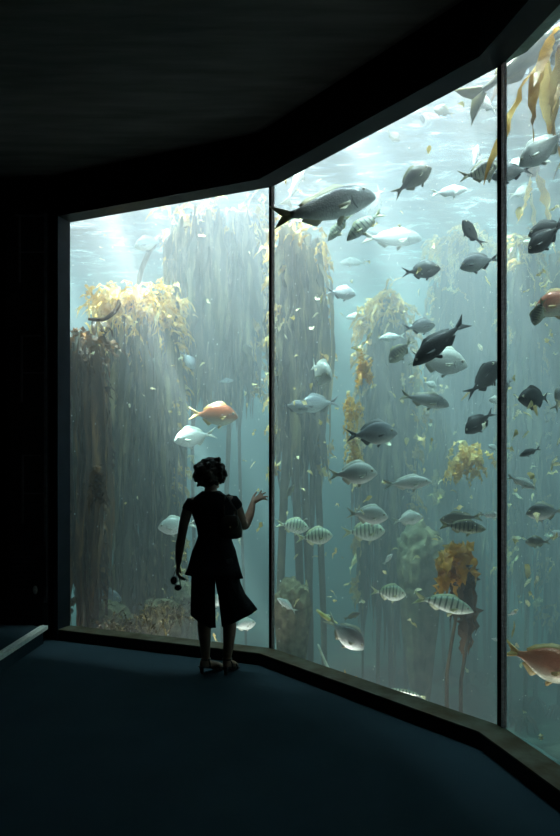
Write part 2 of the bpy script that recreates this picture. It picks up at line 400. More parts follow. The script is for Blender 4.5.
def kelp_column(label, px0, px1, py_top, py_bot, D, n=120, mats=('gold','olive'), topmix=.35, stipes=3, seed=1,
                w=.06, depth=.5, edge=40, stipe_r=.02, group=None, curtain=1.0, stx=None, Lr=(.9,2.2), name='kelp_plant', cat='kelp', point=0):
    rng=random.Random(seed)
    xc=(px0+px1)/2; base=at(xc,py_top,D); half=(px1-px0)/2/F*D; ztop=base.z; zbot=max(ZF+.1, EYE-(py_bot-HZ)/F*D)
    root=empty(name,(base.x,D,ZF)); tag(root,label,cat,group)
    off=Vector((base.x,D,ZF))
    # stipes
    sx = stx if stx else [rng.uniform(px0*.7+px1*.3, px0*.3+px1*.7) for _ in range(stipes)]
    for k,s in enumerate(sx):
        bm=bmesh.new(); X=(s-280)/F*D; yy=D+rng.uniform(-.5,.5)*depth; stipe_k=stipe_r*rng.uniform(.6,1.3)
        wob=rng.uniform(0,6); pts=[]; rd=[]
        z1=min(ZS-.25, ztop-.1)
        for i in range(15):
            f=i/14; z=ZF+.02+(z1-ZF)*f
            pts.append(Vector((X+.05*math.sin(wob+f*5)-off.x, yy+.05*math.cos(wob+f*4)-off.y, z-off.z)))
            rd.append(stipe_k*(.65+.35*f if f<.93 else 1.5))
        tube_bm(bm,pts,rd,8)
        from_bm('stipe',bm,k_stipe,root)
        bm=bmesh.new()      # holdfast: branching root claw
        for a in range(7):
            an=a*.9+rng.random(); q0=pts[0]+Vector((0,0,.12)); q2=pts[0]+Vector((math.cos(an)*.14,math.sin(an)*.14,-.04))
            tube_bm(bm,[q0,(q0+q2)/2+Vector((math.cos(an)*.04,math.sin(an)*.04,.02)),q2],[.015,.012,.007],5)
        from_bm('holdfast',bm,k_brown,root)
    # fronds
    bmt=bmesh.new(); bmc=bmesh.new()
    for i in range(n):
        u=rng.uniform(-1,1); v=rng.uniform(-1,1)
        if rng.random()<topmix:
            z=ztop-abs(rng.gauss(0,.26)); p=Vector((u*half*.95*(1 if not point else min(1,.15+(ztop-z)/point)),v*depth*.5,z-off.z)); 
            d=Vector((rng.uniform(-.7,.7),rng.uniform(-1,1),rng.uniform(-.2,1.1)))
            
            for q in range(2): blade(bmt,rng,p+Vector((rng.uniform(-.1,.1),rng.uniform(-.1,.1),rng.uniform(-.12,.05))),d+Vector((rng.uniform(-1,1),rng.uniform(-1,1),rng.uniform(-.6,.6))),rng.uniform(.15,.42),w*rng.uniform(.22,.5),hang=.7,seg=8,ruffle=.9)
        else:
            f=rng.random()**1.3*curtain; z=ztop-.1-(ztop-zbot-.3)*f*.9
            u*=(1 if not point else min(1,.2+(ztop-z)/point))*(1-.35*f)
            p=Vector((u*half*.95,v*depth*.5,z-off.z)); L=min(rng.uniform(*Lr), max(.3,z-zbot+(1-u*u)*.35-.25+rng.uniform(-.5,.25)))
            d=Vector((u*.15+rng.uniform(-.15,.15),rng.uniform(-.3,.3),rng.uniform(-.9,-.2)))
            blade(bmc,rng,p,d,L,w*rng.uniform(.4,1.15),hang=1.9,seg=11,ruffle=.3)
    for i in range(edge):   # small bright tufts down the sides
        f=rng.random(); z=ztop-(ztop-zbot)*f*.95; sgn=rng.choice((-1,1))
        p=Vector((sgn*half*rng.uniform(.75,1.0),rng.uniform(-.5,.3)*depth,z-off.z))
        
        for q in range(3): blade(bmt,rng,p+Vector((rng.gauss(0,.03),rng.gauss(0,.03),rng.gauss(0,.06))),Vector((sgn*.8,rng.uniform(-1,1),rng.uniform(-.5,.7))),rng.uniform(.10,.26),w*.45,hang=.8,seg=7,ruffle=.9)
    if bmt.verts: from_bm('tuft_fronds',bmt,KM[mats[0]],root)
    if bmc.verts: from_bm('hanging_fronds',bmc,KM[mats[1]],root)
    return root

kelp_column('dark brown kelp stand hugging the left window jamb, dark stems down to the bed', 70,101,328,650,7.0,260,('brown','brown'),.2,2,11,.09,.35,40,.035,stx=[76,84,93],curtain=.8)
kelp_column('broad kelp stand with a crown of golden fronds in the left pane', 97,183,294,650,7.7,800,('gold','olive'),.42,3,12,.085,.9,90,.03,stx=[112,128,150,165])
kelp_column('tall pale kelp curtain reaching the surface at the middle of the left pane', 172,264,208,410,8.3,620,('gold','olive'),.13,2,13,.12,.9,60,.034,stx=[228,243,178,196],curtain=.75)
kelp_column('bluish kelp curtain just right of the first window joint', 277,322,226,480,7.0,340,('gold','olive'),.07,3,14,.11,.5,50,.05,stx=[284,296,306,315,321],curtain=.75)
kelp_column('kelp stand with a pointed golden crown in the centre of the middle pane', 360,412,296,640,7.5,400,('gold','olive'),.22,3,15,.10,.6,90,.04,stx=[370,380,390,398,404],point=.9,curtain=.8)
kelp_column('pale kelp stand with frayed golden edges left of the second window joint', 430,498,236,560,8.6,400,('gold','olive'),.3,4,16,.11,.7,90,.04,stx=[440,452,462,474,484,492],point=.8,curtain=.75)
kelp_column('low kelp stand with a tawny crown below the middle of the centre pane', 396,436,392,600,8.8,120,('gold','olive'),.3,2,17,.09,.5,40,.03,stx=[408,420,429],point=.4)
kelp_column('far kelp stand fading into the haze at the right edge of the middle pane', 448,486,452,610,9.6,70,('gold','olive'),.35,3,18,.08,.5,50,.03)
kelp_column('tall pale kelp stand inside the right pane beside the second joint', 508,534,236,600,7.2,240,('gold','olive'),.25,2,19,.08,.5,50,.035,stx=[512,519,528],point=.5)
kelp_column('wide kelp stand at the right edge of the right pane', 543,600,250,660,7.5,400,('gold','olive'),.25,3,20,.09,.6,50,.04,stx=[548,556,566,580],point=.5)
# ================================================================== fish
def fish_mat(name, back, side, belly, stripes=0, scol=(.03,.03,.03), met=.25, rough=.28, spots=0):
    m, nt, out = newmat(name)
    tc = nd(nt,'ShaderNodeTexCoord'); sp = nd(nt,'ShaderNodeSeparateXYZ'); nt.links.new(tc.outputs['Object'],sp.inputs[0])
    mr = nd(nt,'ShaderNodeMapRange'); mr.inputs['From Min'].default_value=-.16; mr.inputs['From Max'].default_value=.18
    n0 = nd(nt,'ShaderNodeTexNoise',Scale=14,Detail=4); nt.links.new(tc.outputs['Object'],n0.inputs['Vector'])
    ma = nd(nt,'ShaderNodeMath',operation='MULTIPLY_ADD'); ma.inputs[1].default_value=.09; nt.links.new(n0.outputs['Fac'],ma.inputs[0]); nt.links.new(sp.outputs['Z'],ma.inputs[2])
    nt.links.new(ma.outputs[0],mr.inputs[0])
    c = ramp(nt, mr.outputs[0], [(.18,belly),(.55,side),(.92,back)])
    sc = nd(nt,'ShaderNodeTexVoronoi',Scale=55); nt.links.new(tc.outputs['Object'],sc.inputs['Vector'])
    sh = ramp(nt, sc.outputs['Distance'], [(.0,(1,1,1)),(.8,(.74,.74,.74))])
    mx = nd(nt,'ShaderNodeMix',data_type='RGBA',blend_type='MULTIPLY'); mx.inputs[0].default_value=.8
    nt.links.new(c,mx.inputs[6]); nt.links.new(sh,mx.inputs[7]); c = mx.outputs[2]
    if stripes:
        wv = nd(nt,'ShaderNodeTexWave',Scale=stripes,Distortion=.6,Detail=1); wv.bands_direction='X'
        nt.links.new(tc.outputs['Object'],wv.inputs['Vector'])
        a = ramp(nt, wv.outputs['Fac'], [(.66,(0,0,0)),(.86,(1,1,1))])
        zz = nd(nt,'ShaderNodeMapRange'); zz.inputs['From Min'].default_value=-.13; zz.inputs['From Max'].default_value=-.02; nt.links.new(sp.outputs['Z'],zz.inputs[0])
        xx = nd(nt,'ShaderNodeMapRange'); xx.inputs['From Min'].default_value=.36; xx.inputs['From Max'].default_value=.30; nt.links.new(sp.outputs['X'],xx.inputs[0])
        m1 = nd(nt,'ShaderNodeMath',operation='MULTIPLY'); nt.links.new(a,m1.inputs[0]); nt.links.new(zz.outputs[0],m1.inputs[1])
        m2 = nd(nt,'ShaderNodeMath',operation='MULTIPLY'); nt.links.new(m1.outputs[0],m2.inputs[0]); nt.links.new(xx.outputs[0],m2.inputs[1])
        mx = nd(nt,'ShaderNodeMix',data_type='RGBA'); nt.links.new(m2.outputs[0],mx.inputs[0]); nt.links.new(c,mx.inputs[6]); mx.inputs[7].default_value=(*scol,1); c = mx.outputs[2]
    b = nd(nt,'ShaderNodeBsdfPrincipled',Roughness=rough,Metallic=met); nt.links.new(c,b.inputs['Base Color'])
    bp = nd(nt,'ShaderNodeBump',Strength=.25,Distance=.01); nt.links.new(sc.outputs['Distance'],bp.inputs['Height']); nt.links.new(bp.outputs[0],b.inputs['Normal'])
    nt.links.new(b.outputs[0],out.inputs[0]); return m
def fin_mat(name, c1, c2): return kelp_mat(name, (c1, tuple((a+b)/2 for a,b in zip(c1,c2)), c2), .35)

m_eyew = noisy('fish_eye_ring', (.55,.52,.40), (.70,.66,.50), 20, .2, 0, .6)
m_eyeb = noisy('fish_pupil', (.004,.004,.004), (.01,.01,.01), 20, .1, 0, .8)
SPEC = {
 'silver': (fish_mat('silver_bream_skin',(.66,.68,.64),(.95,.96,.92),(1,1,.97),met=.0), fin_mat('silver_fin',(.45,.47,.42),(.75,.75,.65))),
 'grey':   (fish_mat('grey_bream_skin',(.20,.21,.23),(.48,.50,.52),(.75,.76,.74),met=.0), fin_mat('grey_fin',(.08,.085,.09),(.2,.2,.2))),
 'dark':   (fish_mat('dark_bream_skin',(.012,.013,.015),(.028,.030,.032),(.06,.06,.06),met=.1,rough=.5), fin_mat('dark_fin',(.012,.012,.014),(.04,.04,.04))),
 'bronze': (fish_mat('bronze_bream_skin',(.05,.045,.03),(.14,.125,.08),(.32,.30,.20),met=.25), fin_mat('bronze_fin',(.10,.09,.04),(.25,.22,.10))),
 'zebra':  (fish_mat('barred_bream_skin',(.62,.70,.52),(.92,.97,.84),(.95,.98,.88),stripes=3.4,scol=(.20,.26,.22),met=.0), fin_mat('barred_fin',(.45,.5,.3),(.75,.75,.5))),
 'dzebra': (fish_mat('dark_barred_bream_skin',(.06,.06,.035),(.22,.22,.13),(.55,.55,.38),stripes=3.6,scol=(.015,.015,.012),met=.2), fin_mat('dark_barred_fin',(.10,.09,.04),(.3,.28,.12))),
 'red':    (fish_mat('red_roman_skin',(.55,.13,.05),(.74,.30,.17),(.86,.78,.60),met=.1), fin_mat('red_fin',(.65,.35,.10),(.85,.65,.30))),
 'big': (fish_mat('steenbras_skin',(.06,.062,.065),(.30,.31,.30),(1,1,.96),met=.0), fin_mat('steenbras_fin',(.35,.32,.2),(.6,.58,.4))),
 'two':    (fish_mat('white_bellied_skin',(.12,.125,.13),(.45,.47,.46),(.98,.98,.94),met=.0), fin_mat('pale_fin',(.35,.33,.25),(.6,.58,.45))),
}
def cr(xs, ys, x):
    i = 0
    while i < len(xs)-2 and x > xs[i+1]: i += 1
    t = (x-xs[i])/(xs[i+1]-xs[i]); a,b = ys[i],ys[i+1]
    m0 = (ys[i+1]-ys[max(i-1,0)])/(xs[i+1]-xs[max(i-1,0)])*(xs[i+1]-xs[i]); j=min(i+2,len(xs)-1)
    m1 = (ys[j]-ys[i])/(xs[j]-xs[i])*(xs[i+1]-xs[i])
    return a*(2*t**3-3*t*t+1)+m0*(t**3-2*t*t+t)+b*(-2*t**3+3*t*t)+m1*(t**3-t*t)
US = [0,.04,.12,.25,.4,.55,.7,.85,.95,1]
SHAPES = {
 'bream': dict(t=[.004,.055,.130,.205,.235,.222,.170,.088,.044,.040], b=[-.02,-.055,-.108,-.175,-.208,-.20,-.152,-.080,-.044,-.040], w=[.004,.032,.064,.092,.098,.086,.062,.034,.018,.013], dh=.055, fork=.13, eye=(.13,.055), er=.032, ped=-.29),
 'slim':  dict(t=[.002,.03,.075,.12,.145,.138,.105,.058,.034,.030], b=[-.015,-.035,-.07,-.11,-.135,-.128,-.10,-.055,-.034,-.030], w=[.004,.02,.038,.055,.06,.054,.04,.024,.013,.01], dh=.04, fork=.11, eye=(.12,.025), er=.020, ped=-.31),
 'steen': dict(t=[.01,.055,.105,.15,.155,.135,.105,.065,.04,.036], b=[-.035,-.055,-.08,-.11,-.125,-.12,-.10,-.062,-.04,-.036], w=[.012,.04,.062,.08,.08,.07,.052,.032,.018,.014], dh=.045, fork=.11, eye=(.12,.065), er=.018, ped=-.31),
 'eel':   dict(t=[.002,.012,.028,.04,.045,.045,.04,.028,.02,.018], b=[-.008,-.012,-.028,-.04,-.045,-.045,-.04,-.028,-.02,-.018], w=[.003,.012,.025,.034,.036,.034,.028,.018,.01,.008], dh=.02, fork=.05, eye=(.10,.012), er=.010, ped=-.36),
 'shark': dict(t=[.003,.018,.045,.075,.085,.075,.055,.035,.02,.018], b=[-.006,-.02,-.04,-.065,-.075,-.068,-.05,-.03,-.02,-.018], w=[.004,.03,.055,.07,.072,.062,.045,.028,.016,.012], dh=.05, fork=.15, eye=(.10,.01), er=.008, ped=-.33),
}
def fish_mesh(shape, spec, bend):
    S = SHAPES[shape]; bm = bmesh.new(); n=14; NS=22; ped=S['ped']; nose=.5
    X = lambda u: nose+(ped-nose)*u
    rings=[]
    for i in range(NS+1):
        u=(i/NS)**1.25 if i<NS else 1
        tz,bz,wd = cr(US,S['t'],u), cr(US,S['b'],u), max(.003,cr(US,S['w'],u))
        c=(tz+bz)/2; h=(tz-bz)/2; r=[]
        for k in range(n):
            a=2*math.pi*k/n; ca,sa=math.cos(a),math.sin(a)
            r.append(bm.verts.new((X(u), wd*math.copysign(abs(ca)**.9,ca), c+h*math.copysign(abs(sa)**1.0,sa))))
        rings.append(r)
    for a,b in zip(rings,rings[1:]):
        for k in range(n): bm.faces.new([a[k],a[(k+1)%n],b[(k+1)%n],b[k]])
    bm.faces.new(rings[0][::-1]); bm.faces.new(rings[-1])
    def fin(base, tip, nrm=Vector((0,1,0)), t=.006, mi=1):
        B=[Vector(p) for p in base]; T=[Vector(p) for p in tip]
        b1=[bm.verts.new(p+nrm*t) for p in B]; b2=[bm.verts.new(p-nrm*t) for p in B]; tt=[bm.verts.new(p) for p in T]
        for i in range(len(B)-1):
            for q in ([b1[i],b1[i+1],tt[i+1],tt[i]],[b2[i+1],b2[i],tt[i],tt[i+1]]):
                f=bm.faces.new(q); f.material_index=mi
        for q in ([b1[0],tt[0],b2[0]],[b1[-1],b2[-1],tt[-1]]):
            f=bm.faces.new(q); f.material_index=mi
    tz=lambda u: cr(US,S['t'],u); bz=lambda u: cr(US,S['b'],u); wz=lambda u: cr(US,S['w'],u)
    dh=S['dh']
    if shape=='shark':
        us=[.36,.42,.48]; fin([(X(u),0,tz(u)-.01) for u in us],[(X(u+.08),0,tz(u)+h) for u,h in zip(us,(.03,.09,.02))])
        us=[.76,.8,.84]; fin([(X(u),0,tz(u)-.01) for u in us],[(X(u+.04),0,tz(u)+h) for u,h in zip(us,(.01,.035,.01))])
    else:
        us=[.28+.058*i for i in range(11)]
        hs=[.25,.75,1,1.0,.92,.82,.72,.75,.8,.65,.3]
        fin([(X(u),0,tz(u)-.012) for u in us],[(X(u+.035),0,tz(u)+dh*h*(1+.08*(-1)**i)) for i,(u,h) in enumerate(zip(us,hs))])
    us=[.64,.68,.72,.76,.8,.85]
    fin([(X(u),0,bz(u)+.012) for u in us],[(X(u+.05),0,bz(u)-dh*h) for u,h in zip(us,(.5,1.1,1.0,.8,.6,.3))])
    # tail fin, forked
    fk=S['fork']; px=ped
    up=[(px+.02,0,.0),(px,0,.012),(px,0,.024),(px+.01,0,.034)]
    fin(up,[(px-.085,0,0),(px-.13,0,fk*.45),(-.48,0,fk*.85),(-.50,0,fk*1.08)])
    fin([(x,y,-z) for x,y,z in up],[(px-.085,0,0),(px-.13,0,-fk*.45),(-.475,0,-fk*.85),(-.495,0,-fk*1.05)])
    for s in (1,-1):
        # pectoral and pelvic fins
        u=.30; y=wz(u)*.97; z0=-.02 if shape!='steen' else -.03
        fin([(X(u),s*y,z0+.016),(X(u)+.0,s*(y-.002),z0),(X(u)-.004,s*(y-.006),z0-.018)],[(X(u)-.13,s*(y+.045),z0-.02),(X(u)-.12,s*(y+.05),z0-.055),(X(u)-.06,s*(y+.03),z0-.06)],Vector((0,1,0)),.004)
        u=.38; zb=bz(u)
        fin([(X(u),s*.018,zb+.012),(X(u+.03),s*.02,zb+.012),(X(u+.06),s*.02,zb+.012)],[(X(u+.07),s*.035,zb-.055),(X(u+.10),s*.035,zb-.06),(X(u+.12),s*.03,zb-.03)],Vector((0,1,0)),.004)
        # eye
        eu,ez=S['eye']; ey=wz(eu)*math.sqrt(max(.1,1-((ez-(tz(eu)+bz(eu))/2)/((tz(eu)-bz(eu))/2))**2)); er=S['er']
        for rr,off,mi in ((er,0,2),(er*.62,er*.30,3)):
            r=bmesh.ops.create_uvsphere(bm,u_segments=8,v_segments=6,radius=rr,matrix=Matrix.Translation((X(eu),s*(ey-rr*.45+off),ez)))
            for v in r['verts']:
                for f in v.link_faces: f.material_index=mi
        # mouth line and gill cover edge
        g=[Vector((X(.245),s*(wz(.245)*.80),.075)),Vector((X(.275),s*(wz(.27)*1.0),.02)),Vector((X(.27),s*(wz(.26)*.93),-.05)),Vector((X(.23),s*(wz(.23)*.60),-.088))]
        if shape in('bream','steen'): 
            q0=len(bm.faces); tube_bm(bm,g,.0045,4); bm.faces.ensure_lookup_table()
            for fi in range(q0,len(bm.faces)): bm.faces[fi].material_index=3
    bmesh.ops.recalc_face_normals(bm, faces=bm.faces)
    for v in bm.verts:
        if v.co.x<.15: v.co.y += bend*(v.co.x-.15)**2
        else: v.co.y += bend*.25*(v.co.x-.15)**2
    me=bpy.data.meshes.new('fish'); bm.to_mesh(me); bm.free()
    body,finm=SPEC[spec]
    for m in (body,finm,m_eyew,m_eyeb): me.materials.append(m)
    for p in me.polygons: p.use_smooth=True
    return me
_fm={}; frng=random.Random(5)
def fish(cx, cy, lpx, sgn, pitch, off, spec, shape, label, yaw=0, roll=0, name='bream', cat='fish', group=None):
    """cx,cy: where it shows; lpx: apparent length; sgn: +1 swims to the right, -1 to the left; off: metres of water in front of it"""
    bend=frng.choice((-.5,-.25,.25,.5)); key=(shape,spec,bend)
    if key not in _fm: _fm[key]=fish_mesh(*key)
    D=glass_depth(cx)+.1+off
    L=lpx/F*D/max(.35,math.cos(R(yaw)))
    o=bpy.data.objects.new(name,_fm[key]); COL.objects.link(o)
    p,y=R(pitch),R(yaw)
    # measured across the line of sight at that place, so the body turns with the view direction
    view=math.atan2((cx-280)/F,1); rt=Vector((math.cos(view),-math.sin(view),0)); fw=Vector((math.sin(view),math.cos(view),0))
    nose=(rt*sgn*math.cos(y)-fw*math.sin(y)); nose=nose*math.cos(p)+Vector((0,0,1))*math.sin(p); nose.normalize()
    upv=Vector((0,0,1))-nose*nose.z
    if upv.length<1e-3: upv=Vector((1,0,0))
    upv.normalize(); upv=Quaternion(nose,R(roll)).to_matrix()@upv
    left=upv.cross(nose)
    M=Matrix((nose,left,upv)).transposed().to_4x4()
    o.matrix_world=Matrix.Translation(at(cx,cy,D))@M@Matrix.Diagonal((L,L,L,1))
    tag(o,label,cat,group); return o

FISH=[
# left pane
(213,415,50,1,-4,.9,'red','bream','orange-red fish above the woman\'s head in the left pane',0,0,'roman_fish'),
(195,437,42,-1,-12,1.0,'silver','bream','pale silver fish facing left just above the woman\'s hair',15),
(178,526,40,-1,-5,.8,'silver','bream','pale fish level with the woman\'s bent left arm, at her left'),
(103,597,36,1,-8,1.2,'grey','bream','dim grey fish low down in the left corner of the left pane',20),
(150,243,32,-1,-18,1.8,'grey','bream','blurred fish alone near the surface at the upper left of the left pane'),
(243,625,26,1,10,.5,'silver','bream','small white fish behind the flared hem of the trousers'),
(188,360,22,1,-55,1.3,'grey','bream','small grey fish nose down between the two kelp stands of the left pane'),
(216,602,24,1,20,.6,'silver','bream','small pale fish glimpsed between the two trouser legs'),
(248,352,18,-1,60,2.0,'bronze','bream','small brownish fish pointing up beside the thin stipes of the left pane'),
(225,381,17,1,5,2.2,'grey','slim','tiny grey fish above the orange-red one'),
# middle pane: top
(323,209,106,1,13,.35,'big','steen','largest fish, long grey body with dark head and white belly, by the first joint',0,0,'steenbras'),
(339,228,34,-1,-48,.62,'zebra','slim','smaller of the two barred fish right under the largest fish, nose down'),
(365,224,48,-1,-40,.40,'zebra','slim','larger barred fish slanting nose down below the big dark head'),
(391,239,60,1,-3,1.7,'two','steen','hazy long grey fish with a pale belly, right of the barred pair'),
(354,262,28,-1,0,2.6,'silver','slim','faint grey fish in the brightest haze under the barred pair'),
(341,293,30,1,-8,1.3,'grey','bream','grey fish swimming right, alone beside the bluish kelp curtain'),
(359,317,26,-1,0,2.8,'silver','slim','faintest fish left of the pointed golden kelp crown'),
(296,182,52,1,66,1.6,'silver','shark','pale slender fish rising steeply above the largest fish',0,0,'slender_fish'),
(376,200,28,-1,-60,2.2,'silver','bream','pale white fish half hidden behind the nose of the largest fish',40),
(412,180,44,1,30,.7,'bronze','bream','brown fish slanting up to the right, leftmost of the dark ones near the surface'),
(449,192,36,1,2,1.2,'silver','slim','thin white fish below and right of the slanting brown fish'),
(481,173,44,1,12,.5,'dzebra','bream','dark brown fish touching the second joint near the surface'),
(475,158,26,1,78,1.5,'grey','slim','small fish standing upright behind the brown one at the second joint'),
(471,234,22,-1,40,.7,'dark','bream','small dark fish seen nearly head-on below the surface ripples',50),
(480,262,40,-1,-12,.5,'grey','bream','grey-pink fish facing left just before the second joint'),
(421,271,38,1,4,.9,'dark','bream','dark oval fish level with the top of the pale kelp stand'),
(393,136,18,1,-40,1.6,'bronze','bream','tiny brown fish at the far left among the glittering ripples'),
(444,111,22,-1,20,1.3,'bronze','bream','tiny brown fish high among the ripples, midway between the header and the brown pair'),
(422,118,13,1,-70,1.7,'dark','slim','tiny dark fish nose down left of another tiny brown one among the ripples'),
(486,104,26,-1,15,1.0,'silver','bream','pale green small fish close to the top end of the second joint',30),
# middle pane: centre
(419,327,32,1,4,.9,'grey','bream','dark teal fish just above the tail of the pair around the black fish'),
(440,342,70,-1,-40,.28,'dark','slim','big black fish diving to the left with a wide forked tail',0,0,'black_fish'),
(438,361,58,1,-12,.75,'silver','bream','big white fish right behind the black diving fish'),
(401,351,32,-1,-45,.9,'dzebra','bream','barred brown fish nose down left of the black diving fish'),
(392,337,26,-1,-5,1.5,'silver','slim','faint pale fish between the golden crown and the barred brown fish'),
(424,400,50,1,-14,.7,'two','steen','grey fish with lit back swimming right under the white one'),
(484,380,36,1,35,.6,'dark','bream','round black fish turned away, right of the white one',45),
(480,422,36,-1,-38,.6,'dark','bream','black fish slanting nose down left, lowest of the black ones near the second joint'),
(371,434,52,1,2,.45,'grey','bream','dark fish with a bright face in front of the central kelp stand'),
(319,371,26,1,-25,.7,'silver','bream','round pale fish coming nearly head-on before the kelp stems',58),
(295,407,27,1,-12,.8,'grey','bream','small dark fish with a white tail next to the first joint'),
(319,404,40,-1,-6,1.4,'grey','bream','hazy grey fish crossing the kelp stems left of the bright-faced fish'),
(352,474,50,1,2,.30,'silver','bream','brightest white fish below the dark bright-faced one'),
(407,483,48,1,4,.5,'silver','slim','long white fish right of the brightest white fish'),
(367,515,42,1,-6,.5,'silver','bream','silver fish lying directly on top of a barred one'),
(363,532,44,1,3,.75,'zebra','bream','barred fish tucked directly beneath a silver one'),
(407,519,30,1,10,1.0,'silver','bream','small silver fish right of the stacked silver and barred pair'),
(292,526,34,1,-8,.8,'zebra','bream','hind one of the overlapping barred pair by the first joint'),
(314,537,38,1,5,.5,'zebra','bream','front one of the overlapping barred pair by the first joint'),
(290,492,18,1,60,1.0,'bronze','slim','tiny pale fish twisting upward beside the lower half of the first joint'),
(388,593,36,1,-4,.6,'zebra','bream','small barred fish left of the long barred one low in the middle pane'),
(443,603,60,1,-13,.4,'zebra','slim','long barred pale green fish low in the middle pane'),
(462,527,46,1,-4,.7,'dzebra','slim','dark barred fish in front of the amber kelp clump'),
(461,518,42,-1,-6,.95,'bronze','slim','brown fish just behind and above the dark barred one'),
(490,515,22,1,0,.6,'silver','slim','short white fish touching the second joint above the amber kelp'),
(345,634,48,1,-38,.4,'two','bream','grey fish nosing down at the sill of the middle pane'),
(287,605,24,-1,35,.8,'silver','slim','faint fish in the low left corner of the middle pane'),
(352,616,18,1,22,1.2,'bronze','slim','tiny fish right above the one nosing down at the sill'),
(430,384,14,1,-30,1.4,'silver','bream','tiny white fish below the tail end of the big white fish'),
(408,692,36,-1,8,.28,'zebra','eel','thin pale fish lying along the sill of the middle pane',0,0,'slender_fish'),
(497,400,16,-1,0,1.0,'silver','bream','white fish fragment showing at the right edge of the middle pane'),
(388,559,14,1,50,1.0,'silver','slim','tiny bright fish above the small barred one low in the middle pane'),
(494,448,12,-1,30,1.3,'silver','bream','tiny white fish low beside the second joint under the black ones'),
# behind and right of the second joint
(512,172,40,-1,-8,.35,'grey','bream','blue-grey fish half behind the second joint, tail in the right pane'),
(530,56,150,1,24,.9,'bronze','shark','very large brown-grey fish passing behind the top of the second joint',0,0,'large_fish'),
(545,148,56,-1,-30,.5,'silver','bream','large white fish slanting down at the top of the right pane'),
(521,164,30,-1,-25,1.5,'silver','bream','ghostly pale fish behind the large white one of the right pane'),
(521,192,24,1,5,2.0,'silver','bream','faint round fish in the haze below the blue-grey tail'),
(546,238,42,-1,-38,.35,'dark','bream','lower of the two overlapping black fish in the right pane'),
(549,229,40,-1,-12,.62,'dark','bream','upper of the two overlapping black fish in the right pane'),
(564,302,58,-1,-12,.6,'red','bream','reddish fish cut by the right edge of the picture halfway up',0,0,'roman_fish'),
(539,312,28,-1,-72,.35,'dzebra','bream','brown barred fish standing nose down beside the upper reddish fish'),
(537,398,34,-1,-5,.4,'dark','bream','black fish turned away with spread fins and a fanned tail in the right pane',42),
(530,452,22,-1,-22,.6,'dark','slim','small dark fish slanting down left, alone in the right pane'),
(521,482,30,1,-24,.4,'silver','slim','silver fish heading down right beside the second joint'),
(546,512,38,-1,-6,.5,'two','bream','gold-edged pale fish facing left low in the right pane'),
(538,542,24,-1,-3,1.1,'bronze','bream','dim olive fish below the gold-edged one'),
(557,533,18,1,-20,.9,'silver','slim','pale sliver of a fish at the right edge beside the dim olive one'),
(562,397,32,1,60,.6,'silver','bream','pale fish standing on end at the right edge, behind the fanned black tail'),
(506,386,16,-1,-50,.5,'grey','bream','small grey fish right against the second joint, left of the fanned black tail'),
(541,662,78,1,-14,.35,'red','bream','large orange-red fish low in the right pane',0,0,'roman_fish'),
(513,613,13,1,35,.7,'silver','slim','tiny pale fish above the tail of the large low orange-red fish'),
(497,640,11,-1,10,1.2,'silver','slim','tiny far fish low in the middle pane beside the joint'),
]
for f in FISH: fish(*f)

# floating specks caught by the light: nobody could count them
bm=bmesh.new(); rs=random.Random(77)
for i in range(900):
    px=rs.uniform(70,560); D=glass_depth(px)+.15+abs(rs.gauss(0,1.2)); p=at(px,rs.uniform(90,720),D)
    if not (-1.2<p.z<4.9): continue
    r=rs.uniform(.0015,.0045)*D/5
    bmesh.ops.create_icosphere(bm,subdivisions=1,radius=r,matrix=Matrix.Translation(p)@Matrix.Diagonal((1,1,rs.uniform(.6,2),1)))
m_speck=noisy('white_specks',(.8,.8,.75),(.95,.95,.9),10,.7,0,.3)
sp=from_bm('floating_specks',bm,m_speck); tag(sp,'white specks drifting through the water of the whole tank','specks',kind='stuff')
# ================================================================== the visitor
m_skin = noisy('skin', (.20,.115,.08), (.27,.16,.115), 18, .5, .05, .35)
m_cloth = noisy('black_jersey', (.008,.008,.010), (.016,.016,.019), 60, .9, .2, .1)
m_trous = noisy('black_crepe', (.007,.007,.009), (.014,.014,.016), 80, .85, .25, .1)
m_hair = noisy('dark_brown_hair', (.010,.006,.004), (.035,.02,.012), 45, .55, .6, .3)
m_shoe = noisy('black_leather', (.008,.007,.007), (.018,.016,.015), 30, .35, .1, .5)
m_bag = noisy('brown_leather', (.020,.014,.010), (.06,.042,.03), 22, .5, .3, .4)
m_lens = noisy('dark_lens', (.004,.004,.005), (.008,.008,.010), 4, .08, 0, .8)
m_metal = noisy('gold_metal', (.45,.36,.18), (.6,.5,.28), 10, .3, 0, .5, metallic=.8)

def limb(bm, pts, rads, seg=16):
    """closed tapered limb through the joints, rounded at both ends"""
    P=[Vector(p) for p in pts]; pp=[];rr=[]
    n=len(P)
    for i in range(n-1):
        p0=P[max(i-1,0)];p1=P[i];p2=P[i+1];p3=P[min(i+2,n-1)]
        for k in range(6):
            t=k/6
            pp.append(.5*((2*p1)+(p2-p0)*t+(2*p0-5*p1+4*p2-p3)*t*t+(-p0+3*p1-3*p2+p3)*t**3))
            rr.append(rads[i]*(1-t)+rads[i+1]*t)
    pp.append(P[-1]);rr.append(rads[-1])
    d0=(pp[0]-pp[1]).normalized(); d1=(pp[-1]-pp[-2]).normalized()
    pre=[pp[0]+d0*rr[0]*s for s in (.95,.75,.4)]; prr=[rr[0]*s for s in (.3,.66,.92)]
    post=[pp[-1]+d1*rr[-1]*s for s in (.4,.75,.95)]; por=[rr[-1]*s for s in (.92,.66,.3)]
    tube_bm(bm, pre+pp+post, prr+rr+por, seg)
